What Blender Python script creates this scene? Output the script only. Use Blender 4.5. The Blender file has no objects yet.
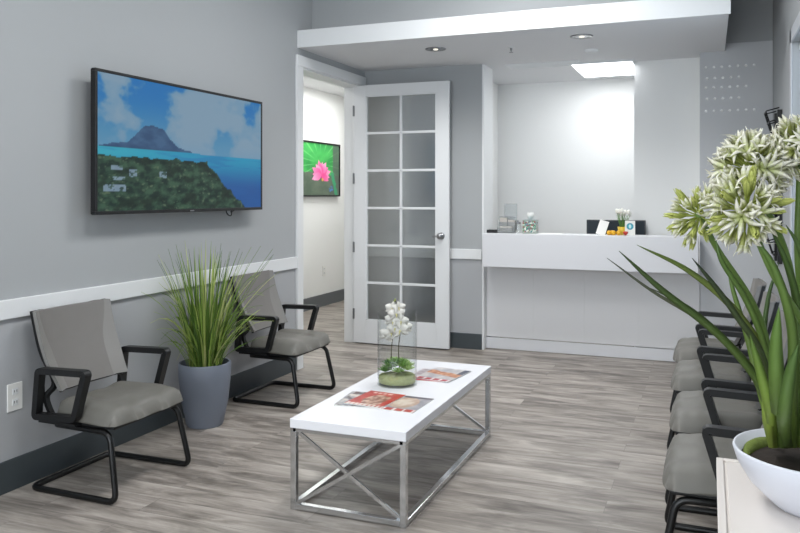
import bpy, bmesh, math, random
from mathutils import Vector, Matrix, noise
PI = math.pi
C = bpy.context.scene.collection
rnd = random.Random(7)

# ------------------------------------------------------------------ helpers
def lin(h):
    if isinstance(h, str):
        h = tuple(int(h[i:i+2], 16) / 255 for i in (0, 2, 4))
    return tuple(c / 12.92 if c <= .04045 else ((c + .055) / 1.055) ** 2.4 for c in h[:3])

def mat(name, col, rough=.5, metal=0, bump=0, bscale=200, var=0, vscale=8, spec=.5, **kw):
    m = bpy.data.materials.new(name); m.use_nodes = True
    nt = m.node_tree; b = nt.nodes['Principled BSDF']
    c = lin(col)
    b.inputs['Base Color'].default_value = (*c, 1)
    b.inputs['Roughness'].default_value = rough
    b.inputs['Metallic'].default_value = metal
    b.inputs['Specular IOR Level'].default_value = spec
    for k, v in kw.items():
        b.inputs[k.replace('_', ' ')].default_value = v
    tc = nt.nodes.new('ShaderNodeTexCoord')
    if var:
        n = nt.nodes.new('ShaderNodeTexNoise'); n.inputs['Scale'].default_value = vscale
        n.inputs['Detail'].default_value = 4
        nt.links.new(tc.outputs['Object'], n.inputs['Vector'])
        mx = nt.nodes.new('ShaderNodeMix'); mx.data_type = 'RGBA'
        mx.inputs[6].default_value = (*[x * (1 - var) for x in c], 1)
        mx.inputs[7].default_value = (*[min(1, x * (1 + var)) for x in c], 1)
        nt.links.new(n.outputs['Fac'], mx.inputs[0]); nt.links.new(mx.outputs[2], b.inputs['Base Color'])
    if bump:
        n = nt.nodes.new('ShaderNodeTexNoise'); n.inputs['Scale'].default_value = bscale
        nt.links.new(tc.outputs['Object'], n.inputs['Vector'])
        bp = nt.nodes.new('ShaderNodeBump'); bp.inputs['Strength'].default_value = bump
        bp.inputs['Distance'].default_value = .002
        nt.links.new(n.outputs['Fac'], bp.inputs['Height']); nt.links.new(bp.outputs[0], b.inputs['Normal'])
    return m

def emit(name, col, s):
    m = bpy.data.materials.new(name); m.use_nodes = True
    b = m.node_tree.nodes['Principled BSDF']
    b.inputs['Base Color'].default_value = (*lin(col), 1)
    b.inputs['Emission Color'].default_value = (*lin(col), 1)
    b.inputs['Emission Strength'].default_value = s
    return m

def vcol_mat(name, rough=.5, emission=None, spec=.5, trans=0):
    """colour from the mesh's own printed/grown colour attribute"""
    m = bpy.data.materials.new(name); m.use_nodes = True
    nt = m.node_tree; b = nt.nodes['Principled BSDF']
    a = nt.nodes.new('ShaderNodeAttribute'); a.attribute_name = 'Col'
    b.inputs['Roughness'].default_value = rough
    b.inputs['Specular IOR Level'].default_value = spec
    if emission:
        b.inputs['Base Color'].default_value = (.01, .01, .01, 1)
        nt.links.new(a.outputs['Color'], b.inputs['Emission Color'])
        b.inputs['Emission Strength'].default_value = emission
    else:
        nt.links.new(a.outputs['Color'], b.inputs['Base Color'])
    if trans:
        tr = nt.nodes.new('ShaderNodeBsdfTranslucent'); mx = nt.nodes.new('ShaderNodeMixShader')
        mx.inputs[0].default_value = trans
        nt.links.new(a.outputs['Color'], tr.inputs[0])
        nt.links.new(b.outputs[0], mx.inputs[1]); nt.links.new(tr.outputs[0], mx.inputs[2])
        nt.links.new(mx.outputs[0], nt.nodes['Material Output'].inputs[0])
    return m

def obj(name, bm, m, parent=None, smooth=False, auto=None, keep=False):
    me = bpy.data.meshes.new(name)
    if not keep: bmesh.ops.recalc_face_normals(bm, faces=bm.faces[:])
    bm.to_mesh(me); bm.free()
    for mm in (m if isinstance(m, (list, tuple)) else [m]):
        me.materials.append(mm)
    if smooth or auto:
        for p in me.polygons: p.use_smooth = True
    if auto:
        me.set_sharp_from_angle(angle=math.radians(auto))
    o = bpy.data.objects.new(name, me); C.objects.link(o)
    if parent: o.parent = parent
    return o

def tag(o, label=None, cat=None, group=None, kind=None):
    if label: o['label'] = label
    if cat: o['category'] = cat
    if group: o['group'] = group
    if kind: o['kind'] = kind
    return o

def thing(name, label, cat, loc=(0, 0, 0), rz=0, group=None):
    o = bpy.data.objects.new(name, None); C.objects.link(o)
    o.location = loc; o.rotation_euler = (0, 0, rz); o.empty_display_size = .1
    return tag(o, label, cat, group)

def struct(name, bm, m, parent=None, **k):
    o = obj(name, bm, m, parent, **k)
    if not parent: o['kind'] = 'structure'
    return o

def B(): return bmesh.new()

def box(bm, x0, y0, z0, x1, y1, z1, bev=0, seg=2, mi=0, M=None):
    r = bmesh.ops.create_cube(bm, size=1)
    vs = r['verts']
    for v in vs:
        v.co = Vector(((x0 + x1) / 2 + v.co.x * (x1 - x0), (y0 + y1) / 2 + v.co.y * (y1 - y0), (z0 + z1) / 2 + v.co.z * (z1 - z0)))
    fs = {f for v in vs for f in v.link_faces}
    for f in fs: f.material_index = mi
    if bev:
        es = list({e for v in vs for e in v.link_edges})
        r2 = bmesh.ops.bevel(bm, geom=es, offset=bev, segments=seg, affect='EDGES', profile=.5)
        vs = list({v for f in r2['faces'] for v in f.verts})
        for f in r2['faces']: f.material_index = mi
    if M is not None:
        for v in vs: v.co = M @ v.co
    return bm

def bx(*a, **k):
    return box(B(), *a, **k)

def lathe(bm, prof, seg=40, c=(0, 0, 0), cap=True, mi=0):
    rings = []
    for r, z in prof:
        rings.append([bm.verts.new((c[0] + r * math.cos(2 * PI * i / seg), c[1] + r * math.sin(2 * PI * i / seg), c[2] + z)) for i in range(seg)])
    for a, b in zip(rings, rings[1:]):
        for i in range(seg):
            f = bm.faces.new((a[i], a[(i + 1) % seg], b[(i + 1) % seg], b[i])); f.material_index = mi
    if cap:
        bm.faces.new(rings[0][::-1]).material_index = mi; bm.faces.new(rings[-1]).material_index = mi
    return bm

def fillet(pts, r, n=6):
    """round the corners of a polyline"""
    pts = [Vector(p) for p in pts]; out = [pts[0]]
    for a, b, c in zip(pts, pts[1:], pts[2:]):
        d1 = (a - b); d2 = (c - b); rr = min(r, d1.length * .49, d2.length * .49)
        p = b + d1.normalized() * rr; q = b + d2.normalized() * rr
        for i in range(n + 1):
            t = i / n; out.append((1 - t) ** 2 * p + 2 * t * (1 - t) * b + t * t * q)
    out.append(pts[-1]); return out

def smoothpath(pts, n=8):
    pts = [Vector(p) for p in pts]
    P = [2 * pts[0] - pts[1]] + pts + [2 * pts[-1] - pts[-2]]; out = []
    for i in range(1, len(P) - 2):
        for k in range(n):
            t = k / n; a, b, c, d = P[i-1:i+3]
            out.append(.5 * ((2 * b) + (c - a) * t + (2 * a - 5 * b + 4 * c - d) * t * t + (3 * b - a - 3 * c + d) * t ** 3))
    out.append(pts[-1]); return out

def tube(bm, pts, r, seg=10, mi=0, closed=False, rect=None, up=None):
    """sweep; r number or function of t; rect=(w,h) sweeps a rectangle"""
    pts = [Vector(p) for p in pts]; n = len(pts); rings = []
    prev = None
    for i, p in enumerate(pts):
        a = pts[i-1] if (i > 0 or closed) else p; b = pts[(i+1) % n] if (i < n - 1 or closed) else p
        t = (b - a).normalized()
        if up is not None: s = t.cross(Vector(up)).normalized()
        elif prev is None:
            s = t.cross(Vector((0, 0, 1)) if abs(t.z) < .9 else Vector((1, 0, 0))).normalized()
        else:
            s = (prev - t * prev.dot(t)).normalized()
        prev = s; u = s.cross(t)
        k = 1
        if rect and 0 < i < n - 1 or (rect and closed):
            d1 = (p - a).normalized(); d2 = (b - p).normalized(); k = 1 / max(.5, math.cos(d1.angle(d2) / 2)) if d1.length and d2.length else 1
        if rect:
            w, h = rect; ring = [bm.verts.new(p + s * w / 2 * x + u * h / 2 * y * k) for x, y in ((-1, -1), (1, -1), (1, 1), (-1, 1))]
        else:
            rr = r(i / (n - 1)) if callable(r) else r
            ring = [bm.verts.new(p + (s * math.cos(2 * PI * j / seg) + u * math.sin(2 * PI * j / seg)) * rr) for j in range(seg)]
        rings.append(ring)
    m = len(rings[0]); pairs = list(zip(rings, rings[1:])) + ([(rings[-1], rings[0])] if closed else [])
    for a, b in pairs:
        for j in range(m):
            bm.faces.new((a[j], a[(j+1) % m], b[(j+1) % m], b[j])).material_index = mi
    if not closed:
        bm.faces.new(rings[0][::-1]).material_index = mi; bm.faces.new(rings[-1]).material_index = mi
    return bm

def ribbon(bm, pts, w, normal_hint=(0, 0, 1), fold=.25, col=None, thick=0.0008, tipcol=None):
    """leaf: a thin folded strap, w(t) its width"""
    lay = bm.loops.layers.float_color.get('Col') or bm.loops.layers.float_color.new('Col')
    pts = [Vector(p) for p in pts]; n = len(pts); rows = []
    hint = Vector(normal_hint)
    for i, p in enumerate(pts):
        t = (pts[min(n-1, i+1)] - pts[max(0, i-1)]).normalized()
        s = t.cross(hint)
        if s.length < .05: s = t.cross(Vector((0, 1, 0)))
        s.normalize(); nn = s.cross(t); ww = w(i / (n - 1)) / 2
        rows.append([bm.verts.new(p - s * ww + nn * ww * fold), bm.verts.new(p - nn * thick), bm.verts.new(p + s * ww + nn * ww * fold), bm.verts.new(p + nn * (thick + ww * .25))])
    for i in range(n - 1):
        a, b = rows[i], rows[i+1]
        for j in range(4):
            f = bm.faces.new((a[j], a[(j+1) % 4], b[(j+1) % 4], b[j])); f.smooth = True
            if col:
                for l in f.loops:
                    tt = i / n; c2 = tipcol or col
                    l[lay] = (*[x * (1 - tt) + y * tt for x, y in zip(col, c2)], 1)
    return bm

# the camera's own frame, used to turn a measured pixel into a point of the room
F, YAW, Y0, CH = 780.0, .378, 195.0, 1.45
SN, CS = math.sin(YAW), math.cos(YAW)
def A(px, py, d):
    u = (px - 400) / F
    return Vector(((-SN + u * CS) * d, (CS + u * SN) * d, CH - (py - Y0) / F * d))

def dup(root, loc, rz, label, group=None):
    r = root.copy(); C.objects.link(r); r.location = loc; r.rotation_euler = (0, 0, rz); r['label'] = label
    if group: r['group'] = group
    for ch in list(root.children):
        c = ch.copy(); C.objects.link(c); c.parent = r
        for g in ch.children:
            d = g.copy(); C.objects.link(d); d.parent = c
    return r

def painted(bm_name, w, h, nx, ny, fn, m, M, parent=None):
    """a printed / displayed sheet: grid with its picture in colour attribute; local x right, z up, faces -y"""
    bm = B(); lay = bm.loops.layers.float_color.new('Col')
    g = [[bm.verts.new(M @ Vector(((i / nx - .5) * w, 0, (j / ny - .5) * h))) for i in range(nx + 1)] for j in range(ny + 1)]
    for j in range(ny):
        for i in range(nx):
            f = bm.faces.new((g[j][i], g[j][i+1], g[j+1][i+1], g[j+1][i]))
            for l, (a, b) in zip(f.loops, ((i, j), (i+1, j), (i+1, j+1), (i, j+1))):
                l[lay] = (*lin(fn(a / nx, b / ny)), 1)
    return obj(bm_name, bm, m, parent, keep=True)

def mixc(a, b, t):
    t = max(0, min(1, t)); return tuple(x * (1 - t) + y * t for x, y in zip(a, b))
def nz(x, y, s=1, z=0): return noise.fractal(Vector((x * s, y * s, z)), 1, 2, 5)
def ss(a, b, x):
    t = max(0, min(1, (x - a) / (b - a))); return t * t * (3 - 2 * t)
def rgb(h): return tuple(int(h[i:i+2], 16) / 255 for i in (0, 2, 4))

# ------------------------------------------------------------------ materials
M_wall = mat('grey wall paint', 'a8abad', .85, bump=.15, bscale=350, var=.015, vscale=1.5)
M_dado = mat('pale grey wall paint', 'adafb2', .85, bump=.15, bscale=350, var=.015, vscale=1.5)
M_white = mat('white paint', 'ecedec', .7, bump=.1, bscale=300)
M_trim = mat('white satin trim', 'e3e5e6', .45)
M_base = mat('charcoal baseboard', '3f464a', .5)
M_ceil = mat('ceiling paint', 'dfe0e2', .9)
M_counter = mat('white laminate', 'd6d7db', .35)
M_counterb = mat('pale laminate', 'd8d8da', .45)
M_panel = mat('pale lilac grey panel', 'c6c8cb', .6)
M_doorw = mat('door white paint', 'dfe1e3', .4)
M_black = mat('black plastic', '0d0e10', .42, bump=.1, bscale=900)
M_blackm = mat('black powder coated metal', '08090a', .38)
M_chrome = mat('chrome', 'd4d6d8', .12, metal=1, var=.05, vscale=30)
M_steel = mat('brushed nickel', '9a9b9d', .35, metal=1)
M_top = mat('white lacquer', 'f0f0f4', .25)
M_seat = mat('grey seat vinyl', '6e6c66', .5, bump=.25, bscale=600, var=.06, vscale=6)
M_wing = mat('light grey vinyl', '858380', .55, bump=.2, bscale=500)
M_pot = mat('blue grey planter', '767d8a', .5, bump=.2, bscale=120, var=.05)
M_soil = mat('soil', '2a211b', .95, bump=1, bscale=60, var=.4, vscale=40)
M_moss = mat('moss', '6b7a35', .95, bump=1, bscale=120, var=.35, vscale=60)
def thin_glass(name, tint, ior=1.45, rough=0.0, haze=0.0):
    m = bpy.data.materials.new(name); m.use_nodes = True; nt = m.node_tree; nt.nodes.remove(nt.nodes['Principled BSDF'])
    t = nt.nodes.new('ShaderNodeBsdfTransparent'); t.inputs[0].default_value = (*lin(tint), 1)
    g = nt.nodes.new('ShaderNodeBsdfGlossy'); g.inputs['Roughness'].default_value = rough
    f = nt.nodes.new('ShaderNodeLayerWeight'); f.inputs[0].default_value = .5
    p = nt.nodes.new('ShaderNodeMath'); p.operation = 'POWER'; p.inputs[1].default_value = 4; nt.links.new(f.outputs['Facing'], p.inputs[0])
    q = nt.nodes.new('ShaderNodeMath'); q.operation = 'MULTIPLY'; q.inputs[1].default_value = .55; nt.links.new(p.outputs[0], q.inputs[0])
    a = nt.nodes.new('ShaderNodeMath'); a.operation = 'ADD'; a.inputs[1].default_value = haze + .035; nt.links.new(q.outputs[0], a.inputs[0])
    x = nt.nodes.new('ShaderNodeMixShader'); nt.links.new(a.outputs[0], x.inputs[0]); nt.links.new(t.outputs[0], x.inputs[1]); nt.links.new(g.outputs[0], x.inputs[2])
    nt.links.new(x.outputs[0], nt.nodes['Material Output'].inputs[0]); return m
M_glass = thin_glass('clear glass', 'fdfefe')
M_bowl = mat('glazed white ceramic', 'd9dbe4', .3)
M_mesh = mat('grey mesh fabric', '7c7976', .75, bump=.5, bscale=900, var=.04, vscale=20)
M_leaf = vcol_mat('leaf green', .4, trans=.2)
M_petal = vcol_mat('petal', .6, trans=.3)
M_print = vcol_mat('printed paper', .3)
M_paper = mat('paper white', 'e9e9e6', .6)
M_lamp = emit('lit diffuser', 'f6faff', 4.5)
M_lampdim = emit('downlight lens', 'fff6ea', .8)

# fabric / mesh backrest: fine woven grid
def floor_material():
    m = bpy.data.materials.new('grey wood plank floor'); m.use_nodes = True
    nt = m.node_tree; N = nt.nodes.new; L = nt.links.new; b = nt.nodes['Principled BSDF']
    tc = N('ShaderNodeTexCoord')
    br = N('ShaderNodeTexBrick'); br.offset = .37; br.squash = 1
    br.inputs['Scale'].default_value = 1; br.inputs['Brick Width'].default_value = 1.22; br.inputs['Row Height'].default_value = .152
    br.inputs['Mortar Size'].default_value = .001; br.inputs['Mortar Smooth'].default_value = .2
    br.inputs['Color1'].default_value = (0, 0, 0, 1); br.inputs['Color2'].default_value = (1, 1, 1, 1); br.inputs['Mortar'].default_value = (.5, .5, .5, 1)
    L(tc.outputs['Object'], br.inputs['Vector'])
    # random offset per plank so grain breaks at joints
    sep = N('ShaderNodeSeparateColor'); L(br.outputs['Color'], sep.inputs[0])
    mp = N('ShaderNodeMapping'); mp.inputs['Scale'].default_value = (1.9, 7.5, 1); L(tc.outputs['Object'], mp.inputs[0])
    comb = N('ShaderNodeCombineXYZ'); ml = N('ShaderNodeMath'); ml.operation = 'MULTIPLY'; ml.inputs[1].default_value = 37
    L(sep.outputs[0], ml.inputs[0]); L(ml.outputs[0], comb.inputs[2]); L(ml.outputs[0], comb.inputs[0])
    add = N('ShaderNodeVectorMath'); L(mp.outputs[0], add.inputs[0]); L(comb.outputs[0], add.inputs[1])
    n1 = N('ShaderNodeTexNoise'); n1.inputs['Scale'].default_value = 1.3; n1.inputs['Detail'].default_value = 7; n1.inputs['Roughness'].default_value = .6; n1.inputs['Distortion'].default_value = .6
    L(add.outputs[0], n1.inputs['Vector'])
    mp2 = N('ShaderNodeMapping'); mp2.inputs['Scale'].default_value = (2.5, 55, 1); L(tc.outputs['Object'], mp2.inputs[0])
    add2 = N('ShaderNodeVectorMath'); L(mp2.outputs[0], add2.inputs[0]); L(comb.outputs[0], add2.inputs[1])
    n2 = N('ShaderNodeTexNoise'); n2.inputs['Scale'].default_value = 1.4; n2.inputs['Detail'].default_value = 5; L(add2.outputs[0], n2.inputs['Vector'])
    r = N('ShaderNodeValToRGB'); e = r.color_ramp.elements
    e[0].position = .32; e[0].color = (*lin('5a534d'), 1); e[1].position = .70; e[1].color = (*lin('c0b9b1'), 1)
    k = e.new(.45); k.color = (*lin('827b74'), 1); k = e.new(.56); k.color = (*lin('a19991'), 1)
    # fac = noise*.75 + fine*.15 + plank*.1
    def mul(o, v):
        q = N('ShaderNodeMath'); q.operation = 'MULTIPLY'; q.inputs[1].default_value = v; L(o, q.inputs[0]); return q.outputs[0]
    def ad(a, c):
        q = N('ShaderNodeMath'); q.operation = 'ADD'; L(a, q.inputs[0]); L(c, q.inputs[1]); return q.outputs[0]
    s = ad(ad(mul(n1.outputs['Fac'], .74), mul(n2.outputs['Fac'], .20)), mul(sep.outputs[0], .08))
    L(s, r.inputs[0])
    mx = N('ShaderNodeMix'); mx.data_type = 'RGBA'; mx.inputs[7].default_value = (*lin('6e6965'), 1)
    L(br.outputs['Fac'], mx.inputs[0]); L(r.outputs[0], mx.inputs[6]); L(mx.outputs[2], b.inputs['Base Color'])
    b.inputs['Roughness'].default_value = .42
    bp = N('ShaderNodeBump'); bp.inputs['Strength'].default_value = .15; bp.inputs['Distance'].default_value = .002
    L(s, bp.inputs['Height']); L(bp.outputs[0], b.inputs['Normal'])
    return m
M_floor = floor_material()

# ------------------------------------------------------------------ room shell
WL, WB, WR, WF = -3.19, 7.08, .49, -2.2     # left, back, right, front (behind camera)
ZS, ZC, WP = 2.677, 3.4, 7.16                # lowered ceiling, main ceiling
OY0, OY1, OZ = 5.785, 6.985, 2.53             # doorway in the left wall
HX = -3.35                                  # hall face of the left wall
struct('floor', bx(-4.9, WF - .1, -.1, .6, 11.2, 0), M_floor)
# left wall: upper paint above the chair rail, paler dado under it
def wall_left():
    bm = B()
    for (a, c) in ((WF, OY0),):
        box(bm, HX, a, .89, WL, c, ZC, mi=0); box(bm, HX, a, 0, WL, c, .89, mi=1)
    box(bm, HX, OY0, OZ, WL, OY1, ZC, mi=0); box(bm, HX, OY1, 0, WL, WB + .3, ZC, mi=0)
    return bm
struct('wall_left', wall_left(), [M_wall, M_dado])
bm = B(); box(bm, WL, WB, .89, -1.985, WB + .32, ZS, mi=0); box(bm, WL, WB, 0, -1.985, WB + .32, .89, mi=1)
struct('wall_back', bm, [M_wall, M_dado])
struct('trim_1', bx(-1.985, WB + .002, 0, -1.968, WB + .325, ZS, bev=.002), M_trim)            # white corner of the desk opening
# chair rails and baseboards
def rail(x0, y0, x1, y1):
    bm = B(); box(bm, x0, y0, .845, x1, y1, .94, bev=.004); return bm
struct('trim_2', rail(WL, WF, WL + .02, OY0 - .10), M_trim)
struct('trim_3', rail(WL + .02, WB - .02, -1.985, WB), M_trim)
struct('baseboard_left', bx(WL, WF, 0, WL + .014, OY0 - .10, .155, bev=.003), M_base)
struct('baseboard_back', bx(WL + .02, WB - .014, 0, -1.985, WB, .145, bev=.003), M_base)
struct('baseboard_right', bx(WR - .014, WF, 0, WR, WB, .15, bev=.003), M_base)
# door casing
bm = B()
box(bm, WL, OY0 - .10, 0, WL + .022, OY0 - .002, OZ - .006, bev=.002)
box(bm, WL, OY0 - .10, OZ - .005, WL + .024, WB - .012, OZ + .085, bev=.004)
box(bm, WL, OY1 + .005, 0, WL + .022, WB - .016, OZ - .006, bev=.002)
box(bm, HX - .01, OY0 - .012, 0, WL + .004, OY0 + .018, OZ)           # jamb lining
box(bm, HX - .01, OY1 - .016, 0, WL + .004, OY1 + .012, OZ)
box(bm, HX - .01, OY0 - .012, OZ - .02, WL + .004, OY1 + .012, OZ + .008)
box(bm, HX - .012, OY0 - .08, 0, HX, OY0, OZ + .08); box(bm, HX - .012, OY1, 0, HX, OY1 + .08, OZ + .08)
struct('trim_4', bm, M_trim)
sp = struct('trim_5', bx(-3.30, OY0 + .018, 1.02, -3.25, OY0 + .021, 1.12, bev=.001), M_steel)   # strike plate

# hall beyond the doorway
bm = B(); box(bm, -4.8, 4.6, 0, -4.7, 11.1, 2.8)
struct('wall_hall', bm, M_white)
struct('wall_hall_end', bx(-4.8, 11.0, 0, HX, 11.1, 2.8), M_white)
struct('wall_hall_start', bx(-4.8, 4.5, 0, HX, 4.6, 2.8), M_white)
struct('wall_hall_side', bx(HX - .02, OY1 + .09, 0, HX, 11.0, 2.8), M_white)
struct('ceiling_hall', bx(-4.8, 4.5, 2.8, HX, 11.1, 2.9), M_ceil)
struct('baseboard_hall', bx(-4.7, 4.6, 0, -4.686, 11.0, .155), mat('grey hall baseboard', '62676b', .5))

# ceilings: main, lowered one with its bright fascia, wall above it
struct('ceiling', bx(HX, WF - .1, ZC, .6, 7.6, ZC + .1), M_ceil)
bm = B(); box(bm, WL, 5.735, ZS, .12, 8.6, ZS + .14); box(bm, .12, 7.30, ZS, WR, 8.6, ZS + .14)
struct('ceiling_lowered', bm, M_ceil)
struct('trim_6', bx(WL, 5.715, ZS - .002, .132, 5.735, ZS + .142, bev=.002), M_trim)
struct('wall_above_soffit', bx(WL, 5.98, ZS + .14, .13, 6.08, ZC), M_wall)
bm = B(); box(bm, .10, 6.08, ZS + .14, .13, WP + .1, ZC); box(bm, .13, WP + .04, 2.74, WR, WP + .14, ZC)
struct('wall_above_panel', bm, M_wall)
# white pier and grey panel right of the reception opening
struct('wall_pier', bx(-.645, 7.45, 0, -.08, 7.9, ZS), M_white)
pan = struct('wall_panel', bx(-.08, WP + .035, 0, WR, WP + .12, 2.74, bev=.003), M_panel)
# reception recess
bm = B(); box(bm, -2.3, WB + .32, 0, -2.2, 8.6, ZS)
struct('wall_recess_left', bm, M_white)
struct('wall_recess_back', bx(-2.3, 8.5, 0, WR, 8.6, ZS), M_white)
struct('wall_recess_right', bx(-.08, 7.29, 0, .0, 8.5, ZS), M_white)
bm = B(); box(bm, HX, WF - .1, 0, -2.9, WF, ZC); box(bm, .1, WF - .1, 0, .6, WF, ZC); box(bm, -2.9, WF - .1, 0, .1, WF, .75); box(bm, -2.9, WF - .1, 2.75, .1, WF, ZC)
struct('wall_front', bm, M_wall)
bm = B()
for a in ((-2.9, .75, -2.84, 2.75), (.04, .75, .1, 2.75), (-1.43, .75, -1.37, 2.75), (-2.84, .75, .04, .81), (-2.84, 2.69, .04, 2.75)): box(bm, a[0], WF - .08, a[1], a[2], WF - .02, a[3])
w2 = struct('fill_window', bm, M_trim)  # window made up behind the camera, an opening for the fill light
for a, b in ((-2.84, -1.43), (-1.37, .04)): obj('window_pane', bx(a, WF - .052, .81, b, WF - .048, 2.69), M_glass, w2)  # panes of the added fill window

# right wall with a window
wy0, wy1, wz0, wz1 = 3.50, 5.53, .62, 2.42
bm = B()
box(bm, WR, WF, 0, WR + .15, wy0, ZC); box(bm, WR, wy1, 0, WR + .15, 8.6, ZC)
box(bm, WR, wy0, 0, WR + .15, wy1, wz0); box(bm, WR, wy0, wz1, WR + .15, wy1, ZC)
struct('wall_right', bm, M_wall)
bm = B()
for a in ((wy0 - .09, wz0 - .09, wy0, wz1 + .09), (wy1, wz0 - .09, wy1 + .09, wz1 + .09), (wy0 - .09, wz1, wy1 + .09, wz1 + .09), (wy0 - .09, wz0 - .09, wy1 + .09, wz0)):
    box(bm, WR - .010, a[0], a[1], WR, a[2], a[3], bev=.004)
box(bm, WR + .105, wy0, wz0, WR + .145, wy0 + .05, wz1); box(bm, WR + .105, wy1 - .05, wz0, WR + .145, wy1, wz1)
box(bm, WR + .105, wy0, wz0, WR + .145, wy1, wz0 + .05); box(bm, WR + .105, wy0, wz1 - .05, WR + .145, wy1, wz1)
box(bm, WR + .105, (wy0 + wy1) / 2 - .025, wz0, WR + .145, (wy0 + wy1) / 2 + .025, wz1)
w1 = struct('window_1', bm, mat('pale grey window trim', 'bfc2c7', .5))
obj('window_pane', bx(WR + .123, wy0 + .05, wz0 + .05, WR + .127, wy1 - .05, wz1 - .05), M_glass, w1)
bl = thing('window_blind', 'white horizontal slat blind hanging in the window on the right wall', 'blind', (WR + .062, (wy0 + wy1) / 2, wz1))
bm = B(); n = 44
for i in range(n):
    z = -.06 - i * (wz1 - wz0 - .09) / n
    Mx = Matrix.Translation((0, 0, z)) @ Matrix.Rotation(math.radians(38), 4, 'Y')
    box(bm, -.024, -(wy1 - wy0) / 2 + .01, -.0015, .024, (wy1 - wy0) / 2 - .01, .0015, M=Mx)
M_slat = mat('blind slat', 'dfe6ec', .5)
obj('slats', bm, M_slat, bl)
obj('headrail', bx(-.025, -1.015, -.05, .025, 1.015, -.002, bev=.004), M_slat, bl)
obj('bottom_rail', bx(-.022, -1.01, -(wz1 - wz0) + .005, .022, 1.01, -(wz1 - wz0) + .03, bev=.004), M_slat, bl)

# ------------------------------------------------------------------ door_1
d1 = bpy.data.objects.new('door_1', None); C.objects.link(d1); d1.location = (-3.238, 6.925, .012); d1['kind'] = 'structure'
W_, H_, T_ = .978, 2.505, .04
px0, px1, pz0, pz1 = .132, .852, .222, 2.40
bm = B()
box(bm, 0, 0, 0, px0, T_, H_, bev=.003); box(bm, px1, 0, 0, W_, T_, H_, bev=.003)
box(bm, px0, 0.001, 0, px1, T_ - .001, pz0); box(bm, px0, 0.001, pz1, px1, T_ - .001, H_)
xm = (px0 + px1) / 2
box(bm, xm - .012, .006, pz0, xm + .012, T_ - .006, pz1, bev=.004)
rows = 6; ph = (pz1 - pz0) / rows
for i in range(1, rows):
    z = pz0 + i * ph; box(bm, px0, .006, z - .012, px1, T_ - .006, z + .012, bev=.004)
for (a, b) in ((px0, px1),):                                    # moulded sticking round the lights
    box(bm, a, .004, pz0, a + .01, T_ - .004, pz1); box(bm, b - .01, .004, pz0, b, T_ - .004, pz1)
    box(bm, a, .004, pz0, b, T_ - .004, pz0 + .01); box(bm, a, .004, pz1 - .01, b, T_ - .004, pz1)
obj('door_leaf', bm, M_doorw, d1)
M_dglass = thin_glass('door glass', 'f8fafa', 1.5, .15, .27)
for c in range(2):
    for i in range(rows):
        xa = px0 if c == 0 else xm; xb = xm if c == 0 else px1
        obj('glass_pane', bx(xa + .004, .018, pz0 + i * ph + .004, xb - .004, .022, pz0 + (i+1) * ph - .004), M_dglass, d1)
for z in (.28, .93, 1.60, 2.26):
    h = B(); box(h, -.006, -.002, z - .05, .012, .002, z + .05); lathe(h, [(.006, z - .052), (.006, z + .052)], 10, (-.002, -.006, 0))
    obj('hinge', h, M_steel, d1)
hd = B()
Mr = Matrix.Translation((.905, 0, 1.055)) @ Matrix.Rotation(PI / 2, 4, 'X')
t_ = B(); lathe(t_, [(.033, 0), (.033, .006), (.028, .012), (.012, .014), (.012, .04), (.026, .048), (.030, .06), (.024, .072), (.0, .075)], 24, cap=False)
for v in t_.verts: v.co = Mr @ v.co
tube(t_, [(.905, -.05, 1.05), (.86, -.052, 1.052), (.835, -.05, 1.05)], .008, 8)
obj('door_handle', t_, M_steel, d1, smooth=True)

# ------------------------------------------------------------------ ceiling fittings
def downlight(x, y, label):
    t = thing('recessed_downlight', label, 'ceiling light', (x, y, ZS), 0, 'recessed downlights')
    obj('trim_ring', lathe(B(), [(.055, -.004), (.085, -.006), (.088, -.0), (.055, -.0)], 32, cap=False), M_steel, t, smooth=True)
    obj('lens', lathe(B(), [(0.0, -.003), (.055, -.003)], 24, cap=False), mat('downlight reflector', '8e8f90', .2, metal=.8), t)
    l = bpy.data.lights.new('downlight_lamp', 'SPOT'); l.energy = 42; l.spot_size = math.radians(150); l.spot_blend = 1; l.shadow_soft_size = .05; l.color = (1, .99, .97)
    lo = bpy.data.objects.new('downlight_lamp', l); C.objects.link(lo); lo.location = (x, y, ZS - .03)
    obj('bulb', lathe(B(), [(0, -.012), (.018, -.009), (.022, -.003)], 16, cap=False), M_lampdim, t, smooth=True)
downlight(-2.14, 6.20, 'round recessed downlight in the lowered ceiling above the glazed door')
downlight(-.92, 6.12, 'round recessed downlight in the lowered ceiling above the reception desk')
sp = thing('fire_sprinkler', 'small chrome sprinkler head under the lowered ceiling', 'sprinkler', (-1.53, 6.35, ZS + .002))
obj('escutcheon', lathe(B(), [(.0, -.012), (.03, -.008), (.035, 0)], 20, cap=False), M_trim, sp, smooth=True)
s_ = B(); lathe(s_, [(.009, -.012), (.009, -.03), (.004, -.032), (.004, -.045), (.018, -.046), (.018, -.049)], 12); obj('deflector', s_, M_steel, sp)
lp = thing('ceiling_light_panel', 'bright rectangular light panel in the ceiling behind the reception desk', 'ceiling light', (-.925, 7.74, ZS))
f_ = B()
for a in ((-.29, -.44, -.27, .44), (.27, -.44, .29, .44), (-.27, -.44, .27, -.42), (-.27, .42, .27, .44)):
    box(f_, a[0], a[1], -.02, a[2], a[3], 0)
obj('light_frame', f_, M_trim, lp)
obj('diffuser', bx(-.27, -.42, -.016, .27, .42, -.004), M_lamp, lp)
vt = thing('ceiling_vent', 'flat white air vent in the ceiling left of the light panel', 'vent', (-1.45, 7.32, ZS))
v_ = B()
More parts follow.
